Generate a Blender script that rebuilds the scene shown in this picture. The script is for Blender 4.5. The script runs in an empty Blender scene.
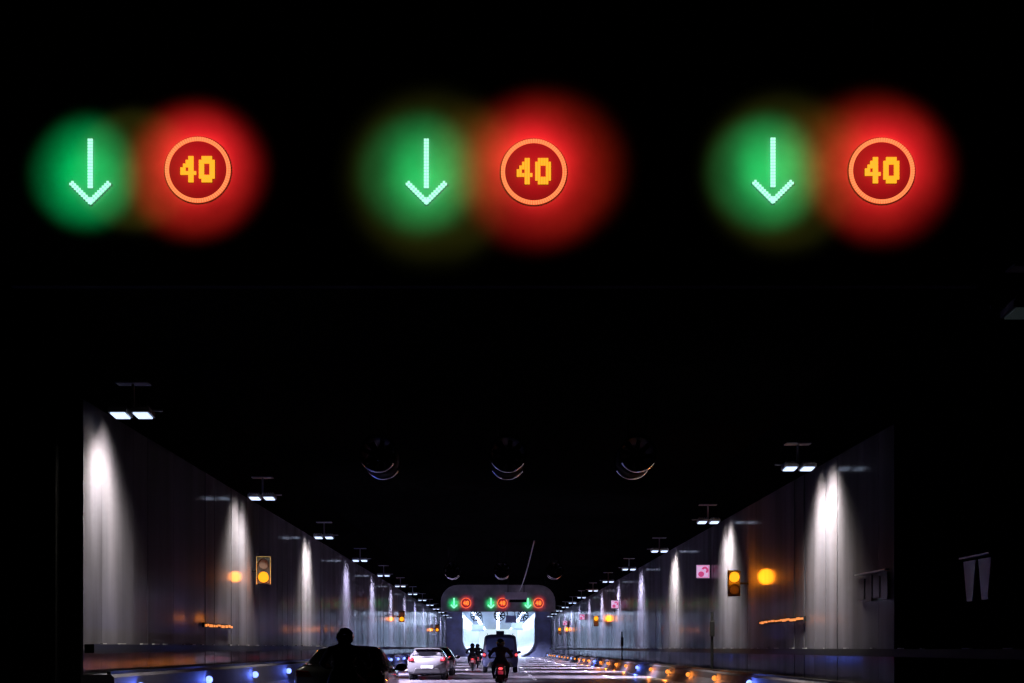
import bpy, bmesh, math, random
from mathutils import Vector, Matrix
random.seed(7)
R = math.radians
sc = bpy.context.scene
col = sc.collection
EYE = 1.35                       # height of the camera above the road
F = 50 / 36 * 1024               # focal length in pixels
def at(x, y, Y):                 # the place at depth Y that the measured photo point (x, y) corresponds to
    return Vector(((x - 497) * Y / F, Y, EYE + (648 - y) * Y / F))

# ------------------------------------------------------------------ materials
def mat(name, base=(.5, .5, .5), rough=.5, metal=0, emit=None, strength=0, coat=0, coat_rough=.1, coat_ior=1.5, ior=1.45, spec=.5):
    m = bpy.data.materials.new(name); m.use_nodes = True
    b = m.node_tree.nodes['Principled BSDF']
    b.inputs['Base Color'].default_value = (*base, 1)
    b.inputs['Roughness'].default_value = rough
    b.inputs['Metallic'].default_value = metal
    b.inputs['IOR'].default_value = ior
    b.inputs['Specular IOR Level'].default_value = spec
    if coat:
        b.inputs['Coat Weight'].default_value = coat
        b.inputs['Coat Roughness'].default_value = coat_rough
        b.inputs['Coat IOR'].default_value = coat_ior
    if emit:
        b.inputs['Emission Color'].default_value = (*emit, 1)
        b.inputs['Emission Strength'].default_value = strength
    return m
def vary(m, scale=(1, 1, 1), lo=.8, hi=1.15, noise=1.0, detail=4, rough=None, bump=0, bump_scale=20):
    """break up the base colour (dirt, wear) and the roughness with object-space noise"""
    nt = m.node_tree; b = nt.nodes['Principled BSDF']
    base = tuple(b.inputs['Base Color'].default_value)
    tc = nt.nodes.new('ShaderNodeTexCoord'); mp = nt.nodes.new('ShaderNodeMapping')
    mp.inputs['Scale'].default_value = scale
    nt.links.new(tc.outputs['Object'], mp.inputs['Vector'])
    n = nt.nodes.new('ShaderNodeTexNoise'); n.inputs['Scale'].default_value = noise; n.inputs['Detail'].default_value = detail
    nt.links.new(mp.outputs['Vector'], n.inputs['Vector'])
    r = nt.nodes.new('ShaderNodeMapRange'); r.inputs['From Min'].default_value = .3; r.inputs['From Max'].default_value = .7
    r.inputs['To Min'].default_value = lo; r.inputs['To Max'].default_value = hi
    nt.links.new(n.outputs['Fac'], r.inputs['Value'])
    mx = nt.nodes.new('ShaderNodeVectorMath'); mx.operation = 'SCALE'
    mx.inputs[0].default_value = base[:3]
    nt.links.new(r.outputs['Result'], mx.inputs['Scale'])
    nt.links.new(mx.outputs['Vector'], b.inputs['Base Color'])
    if rough:
        r2 = nt.nodes.new('ShaderNodeMapRange'); r2.inputs['From Min'].default_value = .3; r2.inputs['From Max'].default_value = .7
        r2.inputs['To Min'].default_value, r2.inputs['To Max'].default_value = rough
        nt.links.new(n.outputs['Fac'], r2.inputs['Value'])
        nt.links.new(r2.outputs['Result'], b.inputs['Roughness'])
    if bump:
        n2 = nt.nodes.new('ShaderNodeTexNoise'); n2.inputs['Scale'].default_value = bump_scale; n2.inputs['Detail'].default_value = 3
        nt.links.new(mp.outputs['Vector'], n2.inputs['Vector'])
        bp = nt.nodes.new('ShaderNodeBump'); bp.inputs['Strength'].default_value = bump; bp.inputs['Distance'].default_value = .02
        nt.links.new(n2.outputs['Fac'], bp.inputs['Height']); nt.links.new(bp.outputs['Normal'], b.inputs['Normal'])
    return m

M = {}
M['wall'] = vary(mat('glazed wall panel', (.082, .078, .098), .6, spec=.05, coat=.22, coat_rough=.10, coat_ior=1.6), scale=(.3, .55, .07), lo=.42, hi=1.3, noise=1.6, detail=6)
M['dark_wall'] = vary(mat('near-black concrete', (.004, .004, .0045), 1.0, spec=0), lo=.6, hi=1.3)  # darkened in colour so that unlit walls stay black
M['ceiling'] = vary(mat('near-black ceiling', (.003, .003, .0032), .95, spec=0), lo=.6, hi=1.3)  # even near-black tone with slight mottling
M['asphalt'] = vary(mat('asphalt', (.055, .051, .058), .3), scale=(1.2, .06, 1), lo=.6, hi=1.3, noise=1.0, detail=6, rough=(.30, .42))
M['paint'] = vary(mat('road paint', (.42, .42, .42), .55), lo=.6, hi=1.05, noise=3)
M['concrete'] = vary(mat('barrier concrete', (.042, .039, .052), .7, spec=.2), scale=(1, .5, .6), lo=.65, hi=1.2, noise=2, detail=5)
M['black'] = mat('black plastic', (.012, .012, .013), .45)
M['rail'] = mat('dark cable duct', (.004, .004, .005), .7, spec=.15)
M['steel'] = vary(mat('galvanised steel', (.45, .46, .48), .42, .7), lo=.7, hi=1.1, noise=4)
M['fan_body'] = mat('dark painted fan casing', (.002, .002, .0025), .8, spec=.03)
M['fan_crescent'] = vary(mat('pale lit crescent', (.88, .84, .92), .22, 1), lo=.5, hi=1.1, noise=3)  # pale metal for the lit crescents of the fan rims
M['board'] = vary(mat('matt sign board', (.30, .30, .30), .95, spec=.05), lo=.7, hi=1.15, noise=1.3, detail=5)
M['face'] = mat('sign face', (.10, .085, .085), .7, spec=.05)
M['green'] = mat('green LED', (.1, .1, .1), .5, emit=(.46, 1.0, .74), strength=1.2)
M['green_gap'] = mat('green LED lens strip', (.1, .1, .1), .5, emit=(.26, 1.0, .58), strength=.85)
M['ring'] = mat('red LED', (.1, .1, .1), .5, emit=(1.0, .29, .09), strength=1.1)
M['ring_gap'] = mat('red LED lens strip', (.1, .1, .1), .5, emit=(1.0, .12, .04), strength=.55)
M['digit'] = mat('amber LED', (.1, .1, .1), .5, emit=(1.0, .47, .01), strength=1.05)
M['lens'] = mat('white LED lens', (.5, .5, .5), .4, emit=(.56, .70, 1.0), strength=1.5)
M['lens_off'] = mat('dimmed lamp lens', (.35, .4, .45), .25, emit=(.6, .8, .8), strength=.013)
M['lamp_body'] = vary(mat('lamp housing', (.28, .28, .29), .5), lo=.7, hi=1.1, noise=4)
M['blue'] = mat('blue LED', (.004, .004, .01), .9, spec=0, emit=(.22, .32, 1.0), strength=2.6)
M['orange'] = mat('orange LED', (.01, .004, .001), .9, spec=0, emit=(1.0, .31, .05), strength=1.35)
M['amber'] = mat('amber signal lens', (.01, .004, .001), .9, spec=0, emit=(1.0, .32, .012), strength=1.8)
M['signal_off'] = mat('dark signal lens', (.05, .04, .035), .3)
M['hood'] = mat('signal housing edge', (.16, .10, .03), .6)
M['strip'] = mat('orange reflection glow', (.2, .1, .05), .4, emit=(1.0, .30, .06), strength=1.0)  # a reflection on the wall, put in as a glowing surface
M['pink_white'] = mat('lit sign white', (.5, .5, .5), .5, emit=(.70, .42, .72), strength=.9)
M['pink'] = mat('lit sign magenta', (.3, .05, .1), .5, emit=(.62, .06, .22), strength=.85)
M['white_panel'] = vary(mat('white enamel', (.70, .80, .88), .45, coat=.4, coat_rough=.2), scale=(1, .2, 1), lo=.8, hi=1.0, noise=1.2)
M['portal'] = vary(mat('blue grey portal concrete', (.45, .55, .9), .6, coat=.5, coat_rough=.3), lo=.7, hi=1.2, noise=.8)
M['tube'] = mat('tunnel light strip', (.5, .5, .5), .5, emit=(.55, .68, 1.0), strength=26.0)
M['exit'] = mat('glowing end wall', (.5, .5, .5), .6, emit=(.72, .90, 1.0), strength=.85)  # end wall given a glow to brighten the far bore
M['grey_sign'] = vary(mat('grey sign sheet', (.55, .53, .58), .5), lo=.8, hi=1.05, noise=2)
M['black_paint'] = mat('black car paint', (.006, .006, .007), .35, coat=1, coat_rough=.04)
M['white_paint'] = mat('white car paint', (.078, .078, .082), .4, coat=.6, coat_rough=.05)
M['navy_paint'] = mat('dark car paint', (.02, .02, .035), .3, coat=1, coat_rough=.05)
M['van_paint'] = mat('blue grey van paint', (.045, .06, .13), .35, coat=1, coat_rough=.06)
M['glass'] = mat('dark car glass', (.003, .003, .004), .12, spec=.35)
M['tyre'] = mat('tyre rubber', (.008, .008, .009), .8)
M['rim'] = mat('alloy rim', (.45, .45, .47), .35, .9)
M['tail'] = mat('red tail lamp', (.3, .01, .02), .3, emit=(1.0, .08, .10), strength=1.5)
M['van_glass'] = mat('van glass lit from beyond', (.09, .135, .28), .12, spec=.6)  # light shining through the cabin is put into the blue base colour
M['tail_off'] = mat('red lamp glass', (.10, .006, .010), .2, emit=None)
M['plate'] = mat('number plate', (.7, .7, .68), .5)
M['cloth'] = vary(mat('dark jacket cloth', (.018, .016, .018), .85), lo=.7, hi=1.3, noise=8)
M['cloth_red'] = vary(mat('brown jacket cloth', (.020, .013, .015), .85), lo=.7, hi=1.3, noise=8)
M['helmet'] = mat('black helmet shell', (.01, .01, .011), .18, coat=1, coat_rough=.04)
M['skin'] = mat('skin', (.35, .2, .14), .6)
M['scooter'] = mat('black scooter paint', (.01, .01, .011), .3, coat=1, coat_rough=.05)
M['mirror'] = mat('mirror glass', (.8, .8, .8), .05, 1)
M['red_scooter'] = mat('red scooter paint', (.22, .01, .015), .3, coat=1, coat_rough=.05)

# ------------------------------------------------------------------ mesh helpers
def NB(): return bmesh.new()
def box(bm, c, s, rot=None):
    mtx = Matrix.Translation(Vector(c))
    if rot is not None: mtx = mtx @ rot
    mtx = mtx @ Matrix.Diagonal((s[0], s[1], s[2], 1))
    return bmesh.ops.create_cube(bm, size=1, matrix=mtx)['verts']
def frame_to(d):
    d = Vector(d).normalized()
    return d.to_track_quat('Z', 'Y').to_matrix().to_4x4()
def cyl(bm, a, b, r1, r2=None, seg=16, caps=True):
    a, b = Vector(a), Vector(b)
    mtx = Matrix.Translation((a + b) / 2) @ frame_to(b - a)
    return bmesh.ops.create_cone(bm, cap_ends=caps, segments=seg, radius1=r1, radius2=r1 if r2 is None else r2, depth=(b - a).length, matrix=mtx)['verts']
def ball(bm, c, r, s=(1, 1, 1), seg=16):
    mtx = Matrix.Translation(Vector(c)) @ Matrix.Diagonal((s[0], s[1], s[2], 1))
    return bmesh.ops.create_uvsphere(bm, u_segments=seg, v_segments=max(6, seg // 2), radius=r, matrix=mtx)['verts']
def prism(bm, pts, axis, a, b):
    """closed outline pts (2-D) swept along an axis from a to b"""
    def p3(u, v, w): return {'x': (w, u, v), 'y': (u, w, v), 'z': (u, v, w)}[axis]
    v0 = [bm.verts.new(p3(u, v, a)) for u, v in pts]; v1 = [bm.verts.new(p3(u, v, b)) for u, v in pts]
    n = len(pts)
    for i in range(n): bm.faces.new((v0[i], v0[(i + 1) % n], v1[(i + 1) % n], v1[i]))
    bm.faces.new(v0); bm.faces.new(list(reversed(v1)))
def lathe(bm, prof, axis_a, axis_d, seg=24):
    """profile of (along, radius) turned round an axis"""
    fm = Matrix.Translation(Vector(axis_a)) @ frame_to(axis_d)
    rings = []
    for t, r in prof:
        rings.append([bm.verts.new(fm @ Vector((r * math.cos(2 * math.pi * k / seg), r * math.sin(2 * math.pi * k / seg), t))) for k in range(seg)])
    for p, q in zip(rings, rings[1:]):
        for k in range(seg): bm.faces.new((p[k], p[(k + 1) % seg], q[(k + 1) % seg], q[k]))
def obj(name, bm, m, parent=None, smooth=False, bevel=0):
    bmesh.ops.recalc_face_normals(bm, faces=bm.faces)
    me = bpy.data.meshes.new(name); bm.to_mesh(me); bm.free()
    me.materials.append(M[m] if isinstance(m, str) else m)
    if smooth:
        for p in me.polygons: p.use_smooth = True
    o = bpy.data.objects.new(name, me); col.objects.link(o)
    if parent: o.parent = parent
    if bevel:
        md = o.modifiers.new('Bevel', 'BEVEL'); md.width = bevel; md.segments = 2; md.limit_method = 'ANGLE'
    return o
def tag(o, label, cat, group=None):
    o['label'] = label; o['category'] = cat
    if group: o['group'] = group
    return o
def thing(name, label, cat, loc=(0, 0, 0), rz=0, group=None):
    o = bpy.data.objects.new(name, None); col.objects.link(o)
    o.location = loc; o.rotation_euler = (0, 0, rz); o.empty_display_size = .1
    return tag(o, label, cat, group)
def struct(name, bm, m):
    o = obj(name, bm, m); o['kind'] = 'structure'; return o
KIDS = {}
def copy_tree(o, loc=None, parent=None):
    c = o.copy(); col.objects.link(c)
    if parent: c.parent = parent
    if loc is not None: c.location = loc
    for k in list(o.children): copy_tree(k, None, c)
    return c
def lamp(name, kind, loc, energy, color, parent=None, aim=None, half=30, blend=.5, radius=.05):
    d = bpy.data.lights.new(name, kind); d.energy = energy; d.color = color; d.shadow_soft_size = radius
    if kind == 'SPOT': d.spot_size = R(2 * half); d.spot_blend = blend
    o = bpy.data.objects.new(name, d); col.objects.link(o); o.location = loc
    if aim is not None: o.rotation_euler = Vector(aim).to_track_quat('-Z', 'Y').to_euler()
    if parent: o.parent = parent
    return o
ORD = 'first second third fourth fifth sixth seventh eighth ninth tenth eleventh twelfth thirteenth fourteenth fifteenth sixteenth seventeenth eighteenth nineteenth twentieth'.split()
for t in ('twenty', 'thirty'):
    ORD += [t + '-' + u for u in ORD[:9]] + (['thirtieth'] if t == 'twenty' else [])

# ------------------------------------------------------------------ the setting
WL, WR = -7.65, 8.15             # the two tunnel walls
Y0, YP, YE = 26.3, 215.0, 420.0  # where the left wall starts, the lit portal, the far end
CEIL = 7.95
TOPW = 5.95                      # height of the light cladding; wall above it coloured dark, as no lamp shines there
bm = NB(); box(bm, (0, 200, -.4), (60, 470, .3)); struct('ground', bm, 'dark_wall')
bm = NB(); bmesh.ops.create_grid(bm, x_segments=1, y_segments=1, size=.5, matrix=Matrix.Translation((.2, 200, 0)) @ Matrix.Diagonal((19.6, 444, 1, 1)))
struct('road', bm, 'asphalt')
bm = NB()
for x in (-1.9, 1.62):
    y = 6
    while y < 400:
        box(bm, (x, y + 2, .004), (.13, 4, .006)); y += 9
for x in (-5.5, 5.2): box(bm, (x, 200, .004), (.15, 440, .006))
struct('lane_markings', bm, 'paint')
bm = NB(); box(bm, (0, 97, CEIL + .15), (20.4, 235.8, .3)); struct('ceiling', bm, 'ceiling')

def panel_wall(x, y0, y1, side):
    """a wall of vertical glazed panels 1.2 m wide, each a touch out of true"""
    bm = NB(); y = y0; w = 1.22
    while y < y1 - .01:
        e = min(y + w, y1)
        d0, d1 = random.uniform(-.007, .007), random.uniform(-.007, .007)
        lean = random.uniform(-.004, .004)
        q = [(x + side * d0, y + .006, 0), (x + side * d1, e - .006, 0), (x + side * (d1 + lean), e - .006, TOPW), (x + side * (d0 + lean), y + .006, TOPW)]
        vs = [bm.verts.new(p) for p in q] + [bm.verts.new((x - side * .05, p[1], p[2])) for p in q]
        bm.faces.new(vs[:4])
        for i in range(4): bm.faces.new((vs[i], vs[(i + 1) % 4], vs[4 + (i + 1) % 4], vs[4 + i]))
        y = e
    return bm
t = thing('tunnel_wall', 'left tunnel wall of tall glossy grey panels with light scallops', 'wall', (0, 0, 0))
obj('cladding', panel_wall(WL, Y0, YP, 1), 'wall', t)
bm = NB(); box(bm, (WL - .25, (Y0 + YP) / 2, CEIL / 2), (.38, YP - Y0, CEIL)); obj('backing', bm, 'dark_wall', t)
t = thing('tunnel_wall', 'right tunnel wall of tall glossy grey panels behind the pink signs', 'wall', (0, 0, 0))
obj('cladding', panel_wall(WR, 29.2, YP, -1), 'wall', t)
bm = NB(); box(bm, (WR + .25, (YP - 20) / 2, CEIL / 2), (.38, YP + 20, CEIL)); obj('backing', bm, 'dark_wall', t)
bm = NB(); box(bm, (-9.6, 3.0, CEIL / 2), (.4, 46, CEIL)); box(bm, (-8.72, Y0 - .2, CEIL / 2), (1.36, .4, CEIL))
tag(obj('recess_wall', bm, 'dark_wall'), 'dark set-back wall at the left, unlit', 'wall')
bm = NB(); box(bm, (-.6, -20.3, CEIL / 2), (18.4, .4, CEIL)); tag(obj('back_wall', bm, 'dark_wall'), 'dark wall closing the tunnel behind the camera', 'wall')

# dark cable duct at eye height and the concrete barrier with marker lights, on either side
for x, s, nm in ((WL, 1, 'left'), (WR, -1, 'right')):
    ya = Y0 if s > 0 else 14
    t = thing('cable_duct', 'long dark cable duct running along the %s wall at eye height' % nm, 'cable duct')
    zc = EYE - .01 if s > 0 else EYE - .1
    bm = NB(); box(bm, (x + s * .11, (ya + YP) / 2, zc), (.18, YP - ya, .16)); obj('duct', bm, 'rail', t)
    bm = NB()
    y = ya + 1
    while y < YP: box(bm, (x + s * random.uniform(.07, .14), y, zc + .095), (.06, random.uniform(.1, .45), random.uniform(.012, .03))); y += random.uniform(.8, 2.6)
    obj('clip', bm, 'lamp_body', t)['kind'] = 'stuff'
    t = thing('barrier', 'low grey concrete barrier with %s marker lights along the %s side' % ('blue' if s > 0 else 'orange and blue', nm), 'barrier')
    bm = NB(); xf = -7.08 if s > 0 else 7.42; h = .86 if s > 0 else .56
    prism(bm, [(x, 0), (x, h), (xf - s * .06, h), (xf, h - .06), (xf + s * .03, .3), (xf + s * .2, .0)], 'y', Y0 if s > 0 else -18, YP)
    obj('parapet', bm, 'concrete', t)
    bm = NB(); box(bm, (xf - s * .10, (ya + YP) / 2, h + .03), (.07, YP - ya, .055)); obj('coping', bm, 'rail', t)

# ------------------------------------------------------------------ overhead luminaires along both walls
def luminaire(name, lab, loc, side, lit=True, group=None):
    t = thing(name, lab, 'light', loc, 0, group)
    for k, dx in enumerate((.17, .60)):
        bm = NB(); tilt = Matrix.Rotation(R(-4), 4, 'X')
        box(bm, (side * dx, 0, .0), (.35, .50, .09), tilt)
        for q in range(5): box(bm, (side * (dx - .13 + q * .065), .02, .07), (.012, .5, .05), tilt)
        h = obj('housing', bm, 'lamp_body', t)
        bm = NB(); box(bm, (side * dx, -.012, -.056), (.27, .44, .03), tilt)
        obj('lens', bm, 'lens' if lit else 'lens_off', h)
    bm = NB(); cyl(bm, (-side * .02, .12, .06), (side * .95, .12, .06), .022)
    box(bm, (side * .38, .12, .32), (.05, .05, .55)); box(bm, (side * .38, .12, .58), (.62, .35, .03))
    obj('bracket', bm, 'lamp_body', t)
    return t
LZ = EYE + 4.5
SP = 15.1
for s, x, y1, n, nm in ((1, WL, 27.2, 13, 'left'), (-1, WR, 35.3, 12, 'right')):
    for k in range(n):
        y = y1 + SP * k
        lab = ('double LED floodlight on bracket over bright wall scallop, nearest lit one on %s' % nm) if k == 0 else ('%s lit double LED floodlight from camera along the %s wall' % (ORD[k], nm))
        t = luminaire('floodlight', lab, (x + s * .28, y, LZ), s, True, 'floodlights along the tunnel walls')
        hi = 1.0 + random.uniform(-.25, .2)
        near = 1.0 if k < 3 else .8
        flank = (1.0, .92, .76) if k < 3 else (.80, .76, 1.0) if k < 7 else (.62, .64, 1.0)
        wv = random.uniform(.85, 1.15)
        lamp('wash', 'SPOT', (s * .55, 0 if k == 0 and s > 0 else -.75, -.14), 2600 * hi * near * wv, flank, t, (-s * 1.30, .1, -3.8), 57, 1.0, .45)
        lamp('wash', 'SPOT', (s * .55, .2, -.14), 2600 * hi * near, flank, t, (-s * 1.30, 0, -3.8), 57, 1.0, .45)
        lamp('streak', 'SPOT', (s * .34, 0, -.12), 480 * hi * near, (.86, .92, 1.0), t, (-s * .60, 0, -2.0), 27, 1.0, .14)
        for dy, e in (((.25, 60), (.6, 60)) if k == 0 and s > 0 else ((-.9, 40), (-.3, 60), (.2, 70))):
            lamp('top_wash', 'SPOT', (s * .34, dy, -.10), e * .75 * hi * near, (.95, .94, .90), t, (-s * .62, 0, -1.0), 42, 1.0, .30)
        if k >= 2 and abs(y - 134) > 5:
            if k < 6: lamp('road_beam', 'SPOT', (s * .6, 0, -.14), 38000, (.78, .70, 1.0), t, (s * 2.6, .8, -5.0), 36, .8, .1)
            else: lamp('road_beam', 'SPOT', (s * .6, 0, -.14), 30000, (.70, .66, 1.0), t, (s * 3.5, .8, -5.0), 44, .8, .1)
luminaire('floodlight', 'dim grey double floodlight at the upper right edge of the frame', (WR - .6, 18.9, LZ), -1, False, 'floodlights along the tunnel walls')

# ------------------------------------------------------------------ LED lane signs on their boards
SEG = {'4': ["...##", "..###", ".##.#", "##..#", "#####", "...##", "...##"]}
F4 = ["...##.", "..###.", ".####.", "##.##.", "######", "...##.", "...##."]
F0 = [".####.", "######", "##..##", "##..##", "##..##", "######", ".####."]
def bar(bm, a, b, w, th):
    a, b = Vector((a[0], 0, a[1])), Vector((b[0], 0, b[1])); d = b - a
    rot = Matrix.Rotation(-math.atan2(d.z, d.x), 4, 'Y')
    box(bm, (a + b) / 2, (d.length, th, w), rot)
def dots(bm, a, b, rows, pitch, sz, y):
    a, b = Vector((a[0], y, a[1])), Vector((b[0], y, b[1])); d = (b - a); L = d.length; d.normalize(); n = Vector((-d.z, 0, d.x))
    k = int(L / pitch)
    for i in range(k + 1):
        for r_ in range(rows):
            c = a + d * (L * i / k) + n * ((r_ - (rows - 1) / 2) * pitch * .9)
            box(bm, c, (sz, .012, sz))
def arrow_signal(lab, loc, group, w=1.0):
    t = thing('lane_arrow', lab, 'lane signal', loc, 0, group)
    s = obj('shaft', (lambda b: (box(b, (0, .09, .085), (.046 * w, .018, .50)), b)[1])(NB()), 'green_gap', t)
    bm = NB(); dots(bm, (0, .325), (0, -.155), 2, .030, .023, .078); obj('diode', bm, 'green', s)['kind'] = 'stuff'
    bm = NB(); bar(bm, (-.195, -.115), (.012, -.322), .046 * w, .015); bar(bm, (-.012, -.322), (.195, -.115), .044 * w, .014)
    h = obj('arrow_head', bm, 'green_gap', t); h.location = (0, .09, 0)
    bm = NB(); dots(bm, (-.19, -.12), (0, -.31), 2, .030, .023, -.016); dots(bm, (.19, -.12), (0, -.31), 2, .030, .023, -.016)
    obj('diode', bm, 'green', h)['kind'] = 'stuff'
    return t
def speed_sign(lab, loc, group):
    t = thing('speed_limit_sign', lab, 'speed sign', loc, 0, group)
    bm = NB(); cyl(bm, (0, .098, 0), (0, .085, 0), .292, seg=64); obj('face', bm, 'face', t)
    bm = NB(); lathe(bm, [(0, .294), (.012, .294), (.012, .338), (0, .338), (0, .294)], (0, .098, 0), (0, -1, 0), 72)
    r = obj('ring', bm, 'ring_gap', t)
    bm = NB()
    for rr in (.305, .327):
        for k in range(80):
            a = 2 * math.pi * k / 80
            box(bm, (rr * math.cos(a), .082, rr * math.sin(a)), (.018, .012, .019), Matrix.Rotation(-a, 4, 'Y'))
    obj('diode', bm, 'ring', r)['kind'] = 'stuff'
    for x0, f in ((-.175, F4), (.015, F0)):
        bm = NB()
        for j, row in enumerate(f):
            for i, ch in enumerate(row):
                if ch == '#': box(bm, (x0 + .012 + i * .0272, (.076), .118 - j * .0385), (.0245, .02, .034))
        obj('digit', bm, 'digit', t)
    return t
def gantry(lab, Y, x0, x1, z0, z1, rad):
    t = thing('sign_gantry', lab, 'sign gantry', (0, Y, 0))
    bm = NB(); pts = [(x0, z0), (x1, z0)]
    for cx, a0 in ((x1 - rad, 0), (x0 + rad, 90)):
        for k in range(7):
            a = R(a0 + 15 * k); pts.append((cx + rad * math.cos(a), z1 - rad + rad * math.sin(a)))
    prism(bm, pts, 'y', .10, .22); obj('board', bm, 'board', t)
    for x in (x0 + 1, (x0 + x1) / 2, x1 - 1):
        bm = NB(); cyl(bm, (x, .28, z0 + .3), (x, .28, CEIL), .05, seg=10); obj('hanger', bm, 'rail', t)
    return t
GY = 14.5
gantry('wide overhead board added to catch the glow of the three large signs', GY, -5.0, 4.95, EYE + 3.72, EYE + 6.2, .5)  # board added behind the signs as a surface for their bloom
PL = ('left', 'middle', 'right')
GREEN, RED, OLIVE = (.0, 1.0, .22), (1.0, .010, .030), (.55, .38, .04)
near_px = [((88, 169), (196, 167)), ((426, 169), (534, 169)), ((774.5, 168), (884, 168))]
# added spots put each sign's bloom on the board: (green, red, olive) = (offset x, offset z, reach, watts) in metres from arrow / ring
for k, ((ax, ay), (cx, cy)) in enumerate(near_px):
    a = arrow_signal('large glowing green down arrow, %s of the three nearest overhead' % PL[k], at(ax, ay, GY), 'large lane arrows')
    c = speed_sign('large red-ringed 40 speed sign, %s of the three nearest overhead' % PL[k], at(cx, cy, GY), 'large speed limit signs')
    cone = lambda r, d: math.degrees(math.atan(r / d))
    def glow(nm, par, x, z, reach, e, c_, blend, d=.56):
        lamp(nm, 'SPOT', (x, .1 - d, z + .045), e * (1.0 if nm[0] == 'r' else 1.12), c_, par, (0, 1, 0), cone(reach * 1.07, d), blend, .05)
    big = (.86, 1.0, .94)[k]
    glow('green_glow', a, -.03, .10, .52, 8.5, GREEN, .9)
    glow('green_glow', a, -.02, -.16, .54, 9.5, GREEN, .9)
    glow('green_glow', a, -.06, -.06, .68 * big + .02, 5.0, GREEN, .35)
    glow('red_glow', c, 0, .02, .62, 36, RED, 1.0)
    glow('red_glow', c, .0, -.04, .84 * big + .02, 19, (1.0, .016, .022), .35)
    glow('red_glow', c, .16 if k == 1 else -.10, (-.06, .0, .03)[k], .86 * big, 8, (1.0, .05, .012), .3)
    glow('olive_glow', a, (.46, .06, .10)[k], (-.02, -.10, -.06)[k], (.66, .98, .88)[k], (3.5, 4.0, 3.8)[k], (.42, .42, .05), .3, .7)
    if k: glow('olive_glow', a, .52, .08, .66, 3.2, (.80, .28, .03), .6, .6)

GF = 134.0
gantry('distant round-shouldered board above the bright tunnel mouth', GF, -5.3, 5.5, EYE + 3.42, EYE + 5.95, 1.6)
for k, (ax, cx) in enumerate(((454, 466), (491, 502.5), (528, 538.5))):
    a = arrow_signal('small distant green down arrow, %s of the far three' % PL[k], at(ax, 603, GF), 'small far lane arrows', 2.4)
    c = speed_sign('small distant orange 40 speed sign, %s of the far three' % PL[k], at(cx, 603, GF), 'small far speed signs')
    a.scale = (1.5, 1, 1.45); c.scale = (1.45, 1, 1.45)
    lamp('green_glow', 'SPOT', (0, -.30, -.05), 26, GREEN, a, (0, 1, 0), 58, .8, .05)  # spots added before the far signs to spread their bloom
    lamp('red_glow', 'SPOT', (0, -.30, 0), 60, RED, c, (0, 1, 0), 60, .8, .05)

# grey sheet sign and the slack cable that runs to it under the roof
p = at(516, 597.5, 124)
t = thing('overhead_sign', 'plain pale grey hanging sign in front of the distant board', 'sign', p)
bm = NB(); box(bm, (0, 0, .15), (1.95, .12, .62)); obj('sheet', bm, 'grey_sign', t, bevel=.03)
bm = NB(); box(bm, (.15, 0, -.3), (1.5, .10, .25)); obj('lower_strip', bm, 'rail', t)
for x in (-.7, .7):
    bm = NB(); cyl(bm, (x, .0, .45), (x, 0, CEIL - p.z), .03, seg=8); obj('hanger', bm, 'rail', t)
bm = NB(); pa, pb = at(519, 592, 123.8), Vector((2.28, 87, CEIL - .02)); n = 14; prev = pa
for k in range(1, n + 1):
    u = k / n; q = pa.lerp(pb, u); q.z -= .35 * math.sin(math.pi * u); cyl(bm, prev, q, .035, seg=8); prev = q
tag(obj('cable', bm, 'steel'), 'thin slack steel cable slanting down from the roof to the grey sign', 'cable')

# ------------------------------------------------------------------ jet fans under the roof
def jet_fan(lab, loc, r, group, L=1.5):
    t = thing('jet_fan', lab, 'fan', loc, 0, group)
    bm = NB(); lathe(bm, [(.05, r * .93), (.05, r), (L - .05, r), (L - .05, r * .93), (.05, r * .93)], (0, 0, 0), (0, 1, 0), 40); obj('casing', bm, 'fan_body', t, True)
    for y in (0, L):
        bm = NB(); lathe(bm, [(-.05, r * .98), (-.07, r * 1.03), (-.03, r * 1.07), (.03, r * 1.07), (.07, r * 1.03), (.05, r * .98), (-.05, r * .98)], (0, y, 0), (0, 1, 0), 40); rm = obj('rim', bm, 'fan_body', t, True)
        bm = NB(); arc = [R(a) for a in range(212, 329, 6)]; rr = [[bm.verts.new((q * math.cos(a), y + dy, q * math.sin(a))) for q, dy in ((r * 1.072, -.06), (r * 1.085, -.02), (r * 1.085, .04), (r * 1.072, .04), (r * 1.03, -.075))] for a in arc]  # lower arc shaped after the light that the rim catches
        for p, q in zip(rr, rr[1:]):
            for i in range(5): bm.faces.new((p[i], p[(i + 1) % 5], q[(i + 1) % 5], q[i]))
        bm.faces.new(rr[0]); bm.faces.new(rr[-1]); obj('lit_crescent', bm, 'fan_crescent', rm)
    bm = NB(); lathe(bm, [(0, .02), (.04, r * .2), (.3, r * .28), (.5, r * .28)], (0, .1, 0), (0, 1, 0), 20)
    for k in range(4):
        a = R(45 + 90 * k); cyl(bm, (r * .2 * math.cos(a), .4, r * .2 * math.sin(a)), (r * .95 * math.cos(a), .4, r * .95 * math.sin(a)), .03, seg=6)
    obj('hub', bm, 'fan_body', t)
    for k in range(9):
        a = 2 * math.pi * k / 9; bm = NB()
        box(bm, (r * .6, .55, 0), (r * .62, .02, r * .26), Matrix.Rotation(R(35), 4, 'X')); bmesh.ops.rotate(bm, verts=bm.verts, cent=(0, .55, 0), matrix=Matrix.Rotation(a, 3, 'Y'))
        obj('blade', bm, 'fan_body', t)
    for y in (.3, L - .3):
        for x in (-.5, .5):
            bm = NB(); cyl(bm, (x * r, y, r * .85), (x * r, y, CEIL - loc[2]), .03, seg=8); obj('hanger', bm, 'rail', t)
    return t
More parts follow.
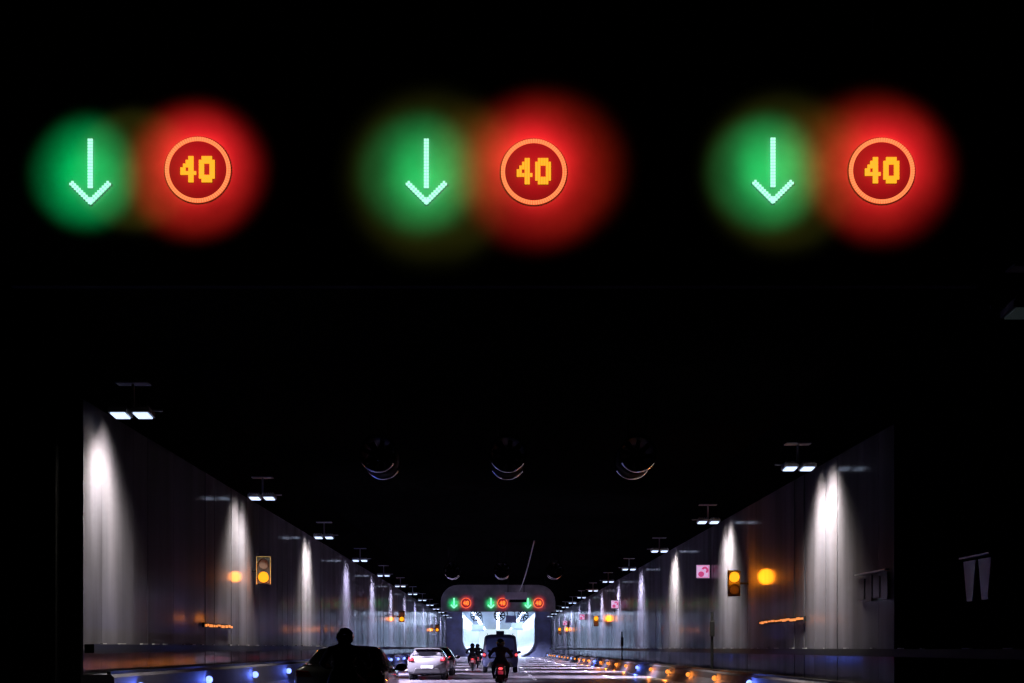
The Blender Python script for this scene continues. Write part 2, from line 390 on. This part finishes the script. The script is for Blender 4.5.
for row, (Y, xs, zb, r) in enumerate(((35.0, (378, 508, 638), 471, .44), (89.0, (452, 502, 555), 578, .5), (194.0, (476, 499.5, 523), 620.5, .72))):
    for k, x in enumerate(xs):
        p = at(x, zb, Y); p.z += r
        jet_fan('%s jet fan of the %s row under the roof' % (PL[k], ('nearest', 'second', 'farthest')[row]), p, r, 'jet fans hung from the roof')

# ------------------------------------------------------------------ marker lights on the barriers
def marker(lab, loc, side, m, group, color, glow):
    t = thing('marker_light', lab, 'marker light', loc, 0, group)
    bm = NB(); box(bm, (0, 0, 0), (.05, .16, .10)); obj('housing', bm, 'black', t)
    bm = NB(); ball(bm, (side * .03, -.03, 0), .095, (1, 1, 1), 12); obj('lens', bm, m, t, True)
    if glow: lamp('glow', 'POINT', (side * .14, -.10, .02), glow, color, t, radius=.04)
BL, OR_ = (.10, .18, 1.0), (1.0, .24, .02)
st = 6.62
for k in range(25):
    y = 34.6 + st * (k - 1)
    marker('%s blue marker light from the camera on the left barrier' % ORD[k], (-7.03, y, EYE - .77), 1, 'blue', 'blue marker lights on the left barrier', BL, 36 if y < 130 else 0)
nb = no = 0
for k in range(26):
    y = 41.4 + st * (k - 0)
    if k % 5 == 0:
        marker('%s blue marker light from the camera on the right barrier' % ORD[nb], (7.37, y, EYE - 1.02), -1, 'blue', 'blue marker lights on the right barrier', BL, 44 if y < 130 else 0); nb += 1
    else:
        marker('%s orange marker light from the camera on the right barrier' % ORD[no], (7.37, y, EYE - 1.02), -1, 'orange', 'orange marker lights on the right barrier', OR_, 26 if y < 130 else 0); no += 1

# ------------------------------------------------------------------ amber signals beside the walls
def signal(lab, loc, wallx, lit_low, group):
    s = 1 if wallx > loc[0] else -1
    t = thing('traffic_light', lab, 'traffic light', loc, 0, group)
    zs = .40 if lit_low else -.40       # the other aspect, above or below the lit one
    bm = NB(); box(bm, (0, .10, zs / 2), (.40, .16, .84)); obj('housing', bm, 'black', t, bevel=.03)
    if lit_low:
        bm = NB()
        for dx in (-.215, .215): box(bm, (dx, .04, zs / 2), (.022, .10, .86))
        box(bm, (0, .04, zs / 2 + .43), (.45, .10, .022)); obj('edge', bm, 'hood', t)
    bm = NB(); cyl(bm, (0, .0, 0), (0, .03, 0), .165, seg=28); obj('lit_lens', bm, 'amber', t)
    bm = NB(); cyl(bm, (0, .0, zs), (0, .03, zs), .150, seg=28); obj('dark_lens', bm, 'signal_off', t)
    bm = NB()
    for z in (0, zs): lathe(bm, [(0, .175), (.02, .18), (.13, .18), (.13, .172), (0, .170)], (0, .02, z), (0, -1, 0), 28)
    for v in list(bm.verts):
        if v.co.y < -.05 and (v.co.z < -.02 if abs(v.co.z) < .2 else v.co.z < zs - .02): v.co.y = .0
    obj('visor', bm, 'black', t)
    bm = NB(); cyl(bm, (0, .15, zs / 2), (wallx - loc[0] - s * .02, .15, zs / 2), .03, seg=8); obj('bracket', bm, 'rail', t)
    lamp('amber_glow', 'POINT', (0, -.24, 0), 34 if lit_low else 95, (1.0, .24, .006), t, radius=.17 if lit_low else .26)
for k in range(4):
    ym = 44.1 + 64 * k
    if ym < YP: signal('amber light in an open-framed signal box, %s from camera on the left wall' % ORD[k], (-7.24, ym, EYE + 2.2), WL, True, 'amber signals on the left wall')
    ym = 45.9 + 64 * k
    if ym < YP: signal('round amber light over a black box, %s from camera on the right wall' % ORD[k], (7.66, ym, EYE + 2.29), WR, False, 'amber signals on the right wall')

# ------------------------------------------------------------------ lit pink and white emergency signs
def pink_sign(lab, loc, group):
    t = thing('emergency_sign', lab, 'sign', loc, 0, group)
    bm = NB(); box(bm, (0, .06, 0), (.54, .10, .54)); obj('housing', bm, 'black', t, bevel=.02)
    bm = NB(); box(bm, (0, .005, 0), (.49, .01, .49)); obj('lit_face', bm, 'pink_white', t)
    bm = NB()
    pts = [(.07 + .135 * math.cos(R(a)), .05 + .135 * math.sin(R(a))) for a in range(-60, 161, 20)] + [(.07 + .055 * math.cos(R(a)), .05 + .055 * math.sin(R(a))) for a in range(160, -61, -20)]
    prism(bm, pts, 'y', -.012, -.002)
    prism(bm, [(-.07 + .115 * math.cos(R(a)), -.10 + .105 * math.sin(R(a))) for a in range(0, 360, 24)], 'y', -.016, -.004)
    box(bm, (.0, -.006, .215), (.44, .008, .018)); box(bm, (.0, -.006, -.215), (.44, .008, .018)); box(bm, (.215, -.0065, 0), (.018, .009, .40))
    obj('symbol', bm, 'pink', t)
    bm = NB(); box(bm, (.37, .06, 0), (.20, .04, .05)); obj('bracket', bm, 'rail', t)
for k, (x, y) in enumerate(((703, 571.5), (615, 604.5), (582, 617), (565, 623))):
    Y = 7.86 * F / (x - 497)
    pink_sign('square lit pink and white emergency sign, %s from camera on right wall' % ORD[k], at(x, y, Y), 'emergency signs on the right wall')

# orange wall reflections added as glowing strips, pale panels, posts on the walls
def reflection_strip(lab, x, y0, y1, z, s):
    t = thing('reflection_strip', lab, 'reflection strip', (x, y0, z))
    bm = NB(); box(bm, (s * .03, (y1 - y0) / 2, 0), (.05, y1 - y0, .12)); obj('strip_back', bm, 'rail', t)
    bm = NB(); y = .1
    while y < y1 - y0 - .2:
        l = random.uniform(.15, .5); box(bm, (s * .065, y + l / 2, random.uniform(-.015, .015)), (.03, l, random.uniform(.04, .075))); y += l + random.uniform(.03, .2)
    obj('glow_segment', bm, 'strip', t)['kind'] = 'stuff'
reflection_strip('broken orange reflection low on the right wall, set as a glowing strip', WR - .02, 37.4, 44.0, EYE + .78, -1)
reflection_strip('dim reddish orange reflection low on the left wall, set as a glowing strip', WL + .02, 36.8, 40.6, EYE + .60, 1)
def panelling(lab, y, w, z0, z1, n):
    t = thing('wall_panelling', lab, 'panelling', (WR - .02, y, z0))
    for k in range(n):
        bm = NB(); ww = w / n; a, b = k * ww + .06, (k + 1) * ww - .06; c = (a + b) / 2; H = z1 - z0
        prism(bm, [(a, H - .03), (b, H - .03), (c + (b - c) * .45, .05), (c - (c - a) * .45, .05)], 'x', -.05, -.01) if n == 2 else box(bm, (-.03, c, H / 2), (.03, b - a, H * (.95 - .2 * (k % 2)))); obj('panel_leaf', bm, 'white_panel' if n == 2 else 'wall', t)
    bm = NB(); box(bm, (-.06, w / 2, z1 - z0 + .03), (.10, w, .03)); obj('hood', bm, 'steel', t)
    lamp('added_downlight', 'SPOT', (-.5, w / 2, z1 - z0 + .3), .55, (.9, .95, 1), t, (.45, 0, -1), 35, 1, .05)  # downlight without a body, added to brighten the panels
panelling('pale two-leaf cabinet shaped after two light patches on the dark right wall', 23.2, 1.5, EYE + .75, EYE + 1.52, 2)  # tapered leaves take the shape of two light patches
panelling('row of four narrow pale panels on the right wall inside the scallop', 29.4, 2.5, EYE + 1.0, EYE + 1.60, 4)
for k, (x, yt, lab) in enumerate(((712, 612, 'black post before the right wall beside the nearest amber signal'), (622, 632, 'short black post by the right wall under second emergency sign'), (568, 620, 'farthest thin black post before the right wall'))):
    Y = 7.7 * F / (x - 497); p = at(x, yt, Y)
    t = thing('hydrant_post', lab, 'post', (p.x, Y, 0)); hh = p.z
    bm = NB(); cyl(bm, (0, 0, .5), (0, 0, hh), .05, seg=12); obj('pole', bm, 'rail', t)
    bm = NB(); box(bm, (0, 0, hh - .6), (.16, .2, .55)); obj('box', bm, 'rail', t, bevel=.02)

# ------------------------------------------------------------------ the bright tunnel beyond the portal
ox0, ox1, oz = -5.25, 5.75, EYE + 5.5
t = thing('tunnel_portal', 'blue grey portal with curved lower corners framing the bright tunnel', 'portal', (0, YP, 0))
bm = NB()
rad = 2.6
inner = [(ox0 + rad, .0)]
L = [(ox0 + rad - rad * math.sin(R(a)), rad - rad * math.cos(R(a))) for a in range(0, 91, 10)]
top = [(ox0, oz - .9), (ox0 + .9, oz)]
prism(bm, [(WL, 0.002)] + [(p, max(q, .002)) for p, q in L] + [(ox0, CEIL), (WL, CEIL)], 'y', 0, .5)
Rr = [(ox1 - rad + rad * math.sin(R(a)), rad - rad * math.cos(R(a))) for a in range(0, 91, 10)]
prism(bm, [(WR, .002)] + [(p, max(q, .002)) for p, q in Rr] + [(ox1, CEIL), (WR, CEIL)], 'y', 0, .5)
box(bm, ((ox0 + ox1) / 2, .25, (oz + CEIL) / 2), (ox1 - ox0 - .004, .5, CEIL - oz))
obj('frame', bm, 'portal', t)
for pts, s in ((L, 1), (Rr, -1)):
    bm = NB()
    path = [Vector((p - s * .02, -.1, q + .12)) for p, q in pts[1:]] + [Vector((ox0 if s > 0 else ox1, -.1, oz - .9))]
    for a, b in zip(path, path[1:]): cyl(bm, a, b, .13, seg=8)
    obj('rim', bm, 'white_panel', t)
bm = NB()
for pts, s in ((L, 1), (Rr, -1)):
    xw = ox0 - .3 if s > 0 else ox1 + .3
    prof = pts + [(pts[-1][0], oz)]
    for (a, b), (c, d) in zip(prof, prof[1:]):
        vs = [bm.verts.new(v) for v in ((a, YP + .5, b + .003), (c, YP + .5, d), (c, YE, d), (a, YE, b + .003))]; bm.faces.new(vs)
tw = thing('lit_tunnel', 'bright white tunnel bore seen through the portal', 'tunnel')
obj('lining', bm, 'white_panel', tw)
bm = NB(); box(bm, ((ox0 + ox1) / 2, (YP + YE) / 2 + .25, oz + .1), (ox1 - ox0, YE - YP - .5, .2)); obj('roof', bm, 'white_panel', tw)
bm = NB(); box(bm, ((ox0 + ox1) / 2, YE + .2, oz / 2), (ox1 - ox0 + 2, .4, oz + .4)); obj('glowing_end', bm, 'exit', tw)  # closed wall made to glow, nothing opens behind it
for k, x in enumerate((-3.6, .25, 4.1)):
    t = thing('ceiling_light', '%s long white light strip on the bright tunnel roof' % PL[k], 'light', (x, YP + 1, oz - .10), 0, 'light strips in the bright tunnel')
    bm = NB(); box(bm, (0, 98, .05), (.7, 196, .06)); obj('housing', bm, 'steel', t)
    bm = NB(); box(bm, (0, 98, .0), (.55, 195, .05)); obj('diffuser', bm, 'tube', t)
for k, (x, y, w, h, Y, lab) in enumerate(((478, 627, 12, 5, 240, 'white hanging sign at left inside the bright tunnel'), (517, 625, 11, 6, 240, 'white hanging sign at right inside the bright tunnel'), (511, 618, 10.5, 5, 200, 'dark hanging sign between two far jet fans'))):
    p = at(x, y, Y); w, h = w * Y / F, h * Y / F
    t = thing('hanging_sign', lab, 'sign', p)
    bm = NB(); box(bm, (0, 0, 0), (w, .3, h)); obj('sign_face', bm, 'portal' if k == 2 else 'white_panel', t)
    bm = NB(); box(bm, (0, 0, -h / 2 - .16), (w * 1.1, .34, .3)); obj('bottom_edge', bm, 'portal', t)
    for dx in (-.35, .35):
        bm = NB(); cyl(bm, (dx * w, 0, h / 2), (dx * w, 0, (CEIL if k == 2 else oz) - p.z), .05, seg=8); obj('hanger', bm, 'rail', t)

# ------------------------------------------------------------------ vehicles
def interp(tab, y, c):
    for a, b in zip(tab, tab[1:]):
        if a[0] <= y <= b[0]:
            u = (y - a[0]) / (b[0] - a[0]); u = u * u * (3 - 2 * u) * .5 + u * .5
            return a[c] + (b[c] - a[c]) * u
    return tab[-1][c] if y > tab[-1][0] else tab[0][c]
def outline(tab, y):
    w, zb, zs, zr, wr = (interp(tab, y, c) for c in range(1, 6))
    h = zr - zs
    return [(0, zb), (.8 * w, zb), (.96 * w, zb + .08), (w, zb + .45 * (zs - zb)), (.995 * w, zs - .10), (.955 * w, zs), (.955 * w + (wr - .955 * w) * .55, zs + .45 * h), (wr, zr - .16 * h), (wr * .90, zr - .06 * h), (wr * .6, zr - .01 * h), (0, zr)]
def car(name, lab, loc, tab, paint, cfg):
    t = thing(name, lab, cfg['cat'], loc)
    Lc = tab[-1][0]
    ys = sorted(set([round(i * Lc / 46, 3) for i in range(47)] + [r[0] for r in tab]))
    bm = NB(); rings = []
    for y in ys:
        o = outline(tab, y); pts = o + [(-x, z) for x, z in reversed(o[1:-1])]
        rings.append([bm.verts.new((x, y, z)) for x, z in pts])
    n = len(rings[0])
    for p, q in zip(rings, rings[1:]):
        for k in range(n): bm.faces.new((p[k], p[(k + 1) % n], q[(k + 1) % n], q[k]))
    bm.faces.new(rings[0]); bm.faces.new(rings[-1])
    obj('body', bm, paint, t, True)
    # rear window: follows the sloping back
    def back_y(z):                       # where the back surface reaches height z
        for i in range(400):
            y = Lc * .5 * i / 400
            if interp(tab, y, 4) >= z: return y
        return .5
    z0, z1, h0, h1 = cfg['rwin']
    bm = NB(); rows = []
    for i in range(9):
        u = i / 8; z = z0 + (z1 - z0) * u; hw = h0 + (h1 - h0) * u
        hw *= 1 - .10 * abs(2 * u - 1) ** 3
        y = back_y(z + .02) - .02
        rows.append([bm.verts.new((hw * (2 * j / 10 - 1), y - .02, z - .02 * (2 * j / 10 - 1) ** 2 * (1 if u < .5 else 2))) for j in range(11)])
    for p, q in zip(rows, rows[1:]):
        for j in range(10): bm.faces.new((p[j], p[j + 1], q[j + 1], q[j]))
    back = [[bm.verts.new((v.co.x, v.co.y + .012, v.co.z)) for v in p] for p in rows]
    for p, q in zip(back, back[1:]):
        for j in range(10): bm.faces.new((p[j], q[j], q[j + 1], p[j + 1]))
    loop = rows[0] + [r_[-1] for r_ in rows[1:]] + rows[-1][-2::-1] + [r_[0] for r_ in rows[-2:0:-1]]
    loop2 = back[0] + [r_[-1] for r_ in back[1:]] + back[-1][-2::-1] + [r_[0] for r_ in back[-2:0:-1]]
    for j in range(len(loop)): bm.faces.new((loop[j], loop[(j + 1) % len(loop)], loop2[(j + 1) % len(loop)], loop2[j]))
    obj('rear_window', bm, cfg.get('glass', 'glass'), t)
    # side windows and windscreen
    y0, y1 = cfg['side']
    for s in (-1, 1):
        for a, b in ((y0, (y0 + y1) / 2 - .04), ((y0 + y1) / 2 + .04, y1)):
            bm = NB(); rows = []
            for i in range(7):
                y = a + (b - a) * i / 6; o = outline(tab, y); rr = []
                for u in (.12, .5, .9):
                    (xa, za), (xb, zb) = (o[5], o[6]) if u < .5 else (o[6], o[7])
                    v = (u / .55 if u < .5 else (u - .5) / .5); rr.append(bm.verts.new((s * (xa + (xb - xa) * min(v, 1) + .008), y, za + (zb - za) * min(v, 1))))
                rows.append(rr)
            for p, q in zip(rows, rows[1:]):
                for j in range(2): bm.faces.new((p[j], p[j + 1], q[j + 1], q[j]))
            obj('side_window', bm, 'glass', t)
    # lower bumper, plate, lamps, wheels, mirrors
    w0 = interp(tab, 0, 1); zb = interp(tab, 0, 2)
    bm = NB(); prism(bm, [(-w0 * .80, zb - .02), (w0 * .80, zb - .02), (w0 * .62, zb + cfg['bump']), (-w0 * .62, zb + cfg['bump'])], 'y', -.035, .3); obj('bumper', bm, 'black', t, bevel=.03)
    bm = NB(); box(bm, (0, -.05, cfg['plate']), (.50, .02, .11)); obj('number_plate', bm, 'plate', t)
    for s in (-1, 1):
        lx, lz, lw, lh = cfg['lamp']
        bm = NB(); prism(bm, [(s * (lx - lw / 2), lz - lh / 2), (s * (lx + lw / 2), lz - lh * .4), (s * (lx + lw / 2), lz + lh / 2), (s * (lx - lw * .3), lz + lh * .35)], 'y', -.03, .16)
        h = obj('tail_light', bm, 'tail_off', t, bevel=.015)
        if cfg.get('lit', True):
            bm = NB(); ball(bm, (s * (lx + lw * .05), -.035, lz), .075, (1, .3, 1), 12); obj('bulb', bm, 'tail', h, True)
            lamp('tail_glow', 'POINT', (s * lx, -.25, lz), .5, (1, .03, .06), t, radius=.06)
        for yw in cfg['axles']:
            r = cfg['wheel']; xw = s * (w0 * 1.0 - .10)
            bm = NB(); lathe(bm, [(-.10, r * .62), (-.11, r * .9), (-.07, r), (.07, r), (.11, r * .9), (.10, r * .62), (-.10, r * .62)], (xw, yw, r), (1, 0, 0), 28)
            wh = obj('wheel', bm, 'tyre', t, True)
            bm = NB(); lathe(bm, [(0, .02), (.02, r * .2), (.0, r * .62), (-.14, r * .62)], (xw + s * .09, yw, r), (s, 0, 0), 20); obj('hub_cap', bm, 'rim', wh)
        bm = NB(); ym = cfg['mirror']; wm = interp(tab, ym, 1); zm = interp(tab, ym, 3) + .03
        ball(bm, (s * (wm + .10), ym, zm), .12, (1.0, .5, .68), 14); box(bm, (s * (wm - .01), ym + .02, zm - .04), (.14, .06, .05)); mo = obj('wing_mirror', bm, paint if cfg.get('mp') else 'black', t, True)
        bm = NB(); box(bm, (s * (wm + .10), ym - .056, zm), (.15, .012, .10)); obj('mirror_glass', bm, 'mirror', mo)
    for nm, bmx, mm in cfg.get('extra', ()): obj(nm, bmx(), mm, t)
    return t
# columns: y, half width, underside, shoulder height, roof height, roof half width
hatch = [(0, .78, .30, .86, .93, .60), (.10, .83, .26, .92, 1.00, .62), (.45, .845, .22, .93, 1.27, .58), (.75, .85, .20, .92, 1.345, .57), (1.5, .85, .20, .90, 1.37, .57), (2.3, .85, .20, .88, 1.33, .57), (3.0, .845, .20, .86, .98, .66), (3.7, .80, .22, .74, .80, .62), (3.98, .70, .30, .58, .64, .55)]
def spoiler():
    bm = NB(); box(bm, (0, .42, 1.325), (1.08, .34, .035)); return bm
cfg_h = dict(cat='car', rwin=(.95, 1.26, .66, .57), side=(.75, 2.75), bump=.20, plate=.56, lamp=(.66, .88, .26, .20), wheel=.30, axles=(.62, 3.15), mirror=2.55, extra=[('spoiler', spoiler, 'white_paint')])
GW = 60.0
car('hatchback', 'pale grey-white hatchback with black rear window and lit tail lights', (-70.0 * GW / F, GW, 0), hatch, 'white_paint', cfg_h)
cfg_n = dict(cfg_h); cfg_n['extra'] = (); cfg_n['plate'] = .62
car('hatchback', 'dark car mostly hidden behind the pale hatchback, one tail light showing', (-2.95, 69, 0), [(a, b * 1.04, c, d, e * 1.02, f * 1.02) for a, b, c, d, e, f in hatch], 'navy_paint', cfg_n)
sedan = [(0, .80, .30, .90, 1.00, .66), (.12, .87, .25, .95, 1.03, .70), (.75, .89, .22, .96, 1.06, .72), (1.45, .89, .20, .95, 1.36, .60), (2.0, .89, .20, .94, 1.40, .60), (2.7, .89, .20, .92, 1.38, .60), (3.5, .885, .20, .90, 1.00, .70), (4.3, .84, .22, .78, .86, .66), (4.65, .72, .30, .60, .66, .58)]
cfg_s = dict(cat='car', rwin=(1.06, 1.34, .62, .55), side=(1.3, 3.2), bump=.18, plate=.62, lamp=(.66, .86, .30, .14), wheel=.32, axles=(.95, 3.65), mirror=2.95, lit=False)
car('sedan', 'black saloon car in the left foreground, only its outline and glints showing', (-158 * 27 / F, 27, 0), sedan, 'black_paint', cfg_s)
van = [(0, .93, .34, 1.10, 2.0, .82), (.06, .97, .30, 1.12, 2.06, .84), (.5, .99, .28, 1.12, 2.10, .85), (3.2, .99, .28, 1.10, 2.08, .84), (3.7, .98, .28, 1.08, 1.80, .80), (4.3, .96, .28, 1.05, 1.20, .80), (4.8, .85, .34, .85, .92, .70)]
def fin():
    bm = NB(); prism(bm, [(.3, 2.08), (.6, 2.08), (.56, 2.26), (.44, 2.28)], 'x', -.22, .22); return bm
def rack():
    bm = NB()
    for x in (-.7, .7): cyl(bm, (x, .3, 2.12), (x, 3.0, 2.12), .025, seg=8)
    return bm
cfg_v = dict(cat='van', glass='van_glass', rwin=(1.0, 1.9, .80, .74), side=(.3, 3.4), bump=.26, plate=.72, lamp=(.86, .98, .16, .34), wheel=.33, axles=(.9, 3.8), mirror=3.6, extra=[('roof_fin', fin, 'van_paint'), ('roof_rail', rack, 'black')])
car('minivan', 'tall blue grey minivan with a wide reflecting rear window ahead of the scooter', (3.2 * 77 / F, 77, 0), van, 'van_paint', cfg_v)

# ------------------------------------------------------------------ scooters and riders
def scooter(lab, loc, paint, group=None, glow=2.0):
    t = thing('motor_scooter', lab, 'scooter', loc, 0, group)
    for y in (.0, 1.25):
        bm = NB(); lathe(bm, [(-.045, .15), (-.055, .20), (-.03, .235), (.03, .235), (.055, .20), (.045, .15), (-.045, .15)], (0, y, .235), (1, 0, 0), 24); wh = obj('wheel', bm, 'tyre', t, True)
        bm = NB(); cyl(bm, (-.03, y, .235), (.03, y, .235), .15, seg=16); obj('rim', bm, 'rim', wh)
    bm = NB(); secs = [(-.28, .07, .62, .72), (-.12, .15, .46, .76), (.15, .19, .36, .78), (.45, .17, .26, .72), (.58, .17, .22, .34), (.85, .17, .22, .32), (.95, .20, .25, .70), (1.05, .17, .35, .98), (1.16, .07, .45, 1.0)]
    rings = []
    for y, w, a, b in secs: rings.append([bm.verts.new((w * x, y, a + (b - a) * z)) for x, z in ((0, 0), (.8, .03), (1, .4), (.9, .8), (.5, 1), (0, 1), (-.5, 1), (-.9, .8), (-1, .4), (-.8, .03))])
    for p, q in zip(rings, rings[1:]):
        for k in range(10): bm.faces.new((p[k], p[(k + 1) % 10], q[(k + 1) % 10], q[k]))
    bm.faces.new(rings[0]); bm.faces.new(rings[-1]); obj('body', bm, paint, t, True)
    bm = NB(); prism(bm, [(-.28, .76), (.5, .74), (.48, .80), (.1, .83), (-.26, .86)], 'x', -.14, .14); obj('seat', bm, 'cloth', t, bevel=.03)
    bm = NB(); cyl(bm, (-.34, .95, 1.03), (.34, .95, 1.03), .02, seg=8); cyl(bm, (0, 1.2, .3), (0, .98, 1.02), .03, seg=8); ball(bm, (0, 1.02, 1.02), .12, (1, .8, .7), 12); obj('handlebar', bm, 'black', t)
    for s in (-1, 1):
        bm = NB(); cyl(bm, (s * .26, .97, 1.03), (s * .36, .98, 1.22), .008, seg=6); ball(bm, (s * .37, .98, 1.25), .06, (1, .35, .8), 12); obj('mirror', bm, 'black', t)
    bm = NB(); box(bm, (0, -.30, .56), (.18, .02, .12)); obj('number_plate', bm, 'plate', t)
    bm = NB(); prism(bm, [(-.30, .30), (-.25, .56), (.1, .52), (.1, .44)], 'x', -.06, .06); obj('mudguard', bm, 'black', t)
    bm = NB(); box(bm, (0, -.30, .69), (.13, .06, .07)); obj('tail_light', bm, 'tail', t, bevel=.02)
    bm = NB(); cyl(bm, (.17, -.22, .34), (.17, .3, .30), .05, seg=12); obj('exhaust', bm, 'steel', t)
    if glow: lamp('tail_glow', 'POINT', (0, -.45, .69), glow, (1, .03, .05), t, radius=.05)
    return t
def rider(lab, loc, cloth, h=1.0, lean=0):
    """a seated figure, seat height .82 m, built as one skinned surface"""
    t = thing('person', lab, 'person', loc)
    V, E, Rd = [], [], []
    def add(p, r, par=None):
        V.append((p[0], p[1], p[2])); Rd.append(r)
        if par is not None: E.append((par, len(V) - 1))
        return len(V) - 1
    pel = add((0, .10, .90), .16)
    wa = add((0, .13, 1.05), .15, pel); ch = add((0, .19, 1.24), .17, wa); up = add((0, .21, 1.36), .13, ch); nk = add((0, .23, 1.44), .075, up); hd = add((0, .25, 1.50), .07, nk)
    for s in (-1, 1):
        sh = add((s * .19, .20, 1.34), .075, up); el = add((s * .33, .40, 1.13), .052, sh); wr = add((s * .31, .78, 1.06), .038, el); ha = add((s * .29, .90, 1.05), .040, wr)
        hp = add((s * .12, .14, .88), .11, pel); kn = add((s * .22, .58, .80), .075, hp); an = add((s * .18, .68, .38), .048, kn); ft = add((s * .18, .84, .33), .042, an)
    me = bpy.data.meshes.new('figure'); me.from_pydata([(x * 1.12, y, .82 + (z - .82) * h) for x, y, z in V], E, [])
    o = bpy.data.objects.new('figure', me); col.objects.link(o); o.parent = t; me.materials.append(M[cloth])
    md = o.modifiers.new('Skin', 'SKIN'); md.use_smooth_shade = True
    for i, r in enumerate(Rd): me.skin_vertices[0].data[i].radius = (r * 1.14, r * .98)
    me.skin_vertices[0].data[0].use_root = True
    ss = o.modifiers.new('Sub', 'SUBSURF'); ss.levels = ss.render_levels = 2
    zt = .82 + (1.555 - .82) * h
    bm = NB(); ball(bm, (0, .26, zt), .150, (.95, 1.08, 1.02), 24)
    for v in list(bm.verts):
        if v.co.z < zt - .09: v.co.z = zt - .09 - (zt - .09 - v.co.z) * .2
    he = obj('helmet', bm, 'helmet', t, True)
    bm = NB(); ball(bm, (0, .290, zt - .01), .143, (.93, 1.08, .55), 20); obj('visor', bm, 'glass', he, True)
    bm = NB(); ball(bm, (0, .27, zt - .10), .085, (.9, 1.0, 1.0), 16); ball(bm, (0, .355, zt - .09), .018, (1, 1, 1), 8); obj('face', bm, 'skin', t, True)
    return t
ride = [((-154 * 22 / F, 22, 0), 'scooter', 'cloth', .95, 'black scooter in the left foreground before the black saloon', 'dark-clothed helmeted rider silhouetted against the black saloon'),
        ((3.5 * 46 / F, 46, 0), 'scooter', 'cloth_red', .93, 'black scooter with red tail light behind the minivan', 'rider in dark brown jacket on the scooter behind the minivan'),
        ((-24.6 * 84 / F, 84, 0), 'red_scooter', 'cloth', .90, 'small red-tailed scooter between hatchback and minivan', 'small dark rider between the hatchback and the minivan'),
        ((-19.5 * 96 / F, 96, 0), 'scooter', 'cloth', .92, 'farther scooter mostly hidden by the small red-tailed scooter', 'partly hidden rider close to the left edge of the minivan')]
for k, (loc, pt, cl, h, l1, l2) in enumerate(ride):
    scooter(l1, loc, pt, 'scooters on the road', 0 if k == 0 else .8)
    rider(l2, loc, cl, h)

# ------------------------------------------------------------------ world, camera, view
w = bpy.data.worlds.new('World'); sc.world = w; w.use_nodes = True
nt = w.node_tree; bg = nt.nodes['Background']
sky = nt.nodes.new('ShaderNodeTexSky'); sky.sky_type = 'NISHITA'; sky.sun_disc = False; sky.sun_elevation = R(-4)
nt.links.new(sky.outputs['Color'], bg.inputs['Color']); bg.inputs['Strength'].default_value = .002
cd = bpy.data.cameras.new('Camera'); cam = bpy.data.objects.new('Camera', cd); col.objects.link(cam)
cam.location = (0, 0, EYE); cam.rotation_euler = (R(90), 0, 0)
cd.lens = 50; cd.sensor_width = 36; cd.shift_x = 15 / 1024; cd.shift_y = (648 - 341.5) / 1024; cd.clip_end = 2000; cd.clip_start = .1
sc.camera = cam
sc.render.engine = 'CYCLES'
sc.view_settings.view_transform = 'Standard'; sc.view_settings.look = 'None'; sc.view_settings.gamma = 1; sc.view_settings.exposure = 0
cy = sc.cycles
cy.use_denoising = True; cy.max_bounces = 6; cy.diffuse_bounces = 1; cy.glossy_bounces = 3; cy.sample_clamp_indirect = 4; cy.caustics_reflective = False; cy.caustics_refractive = False
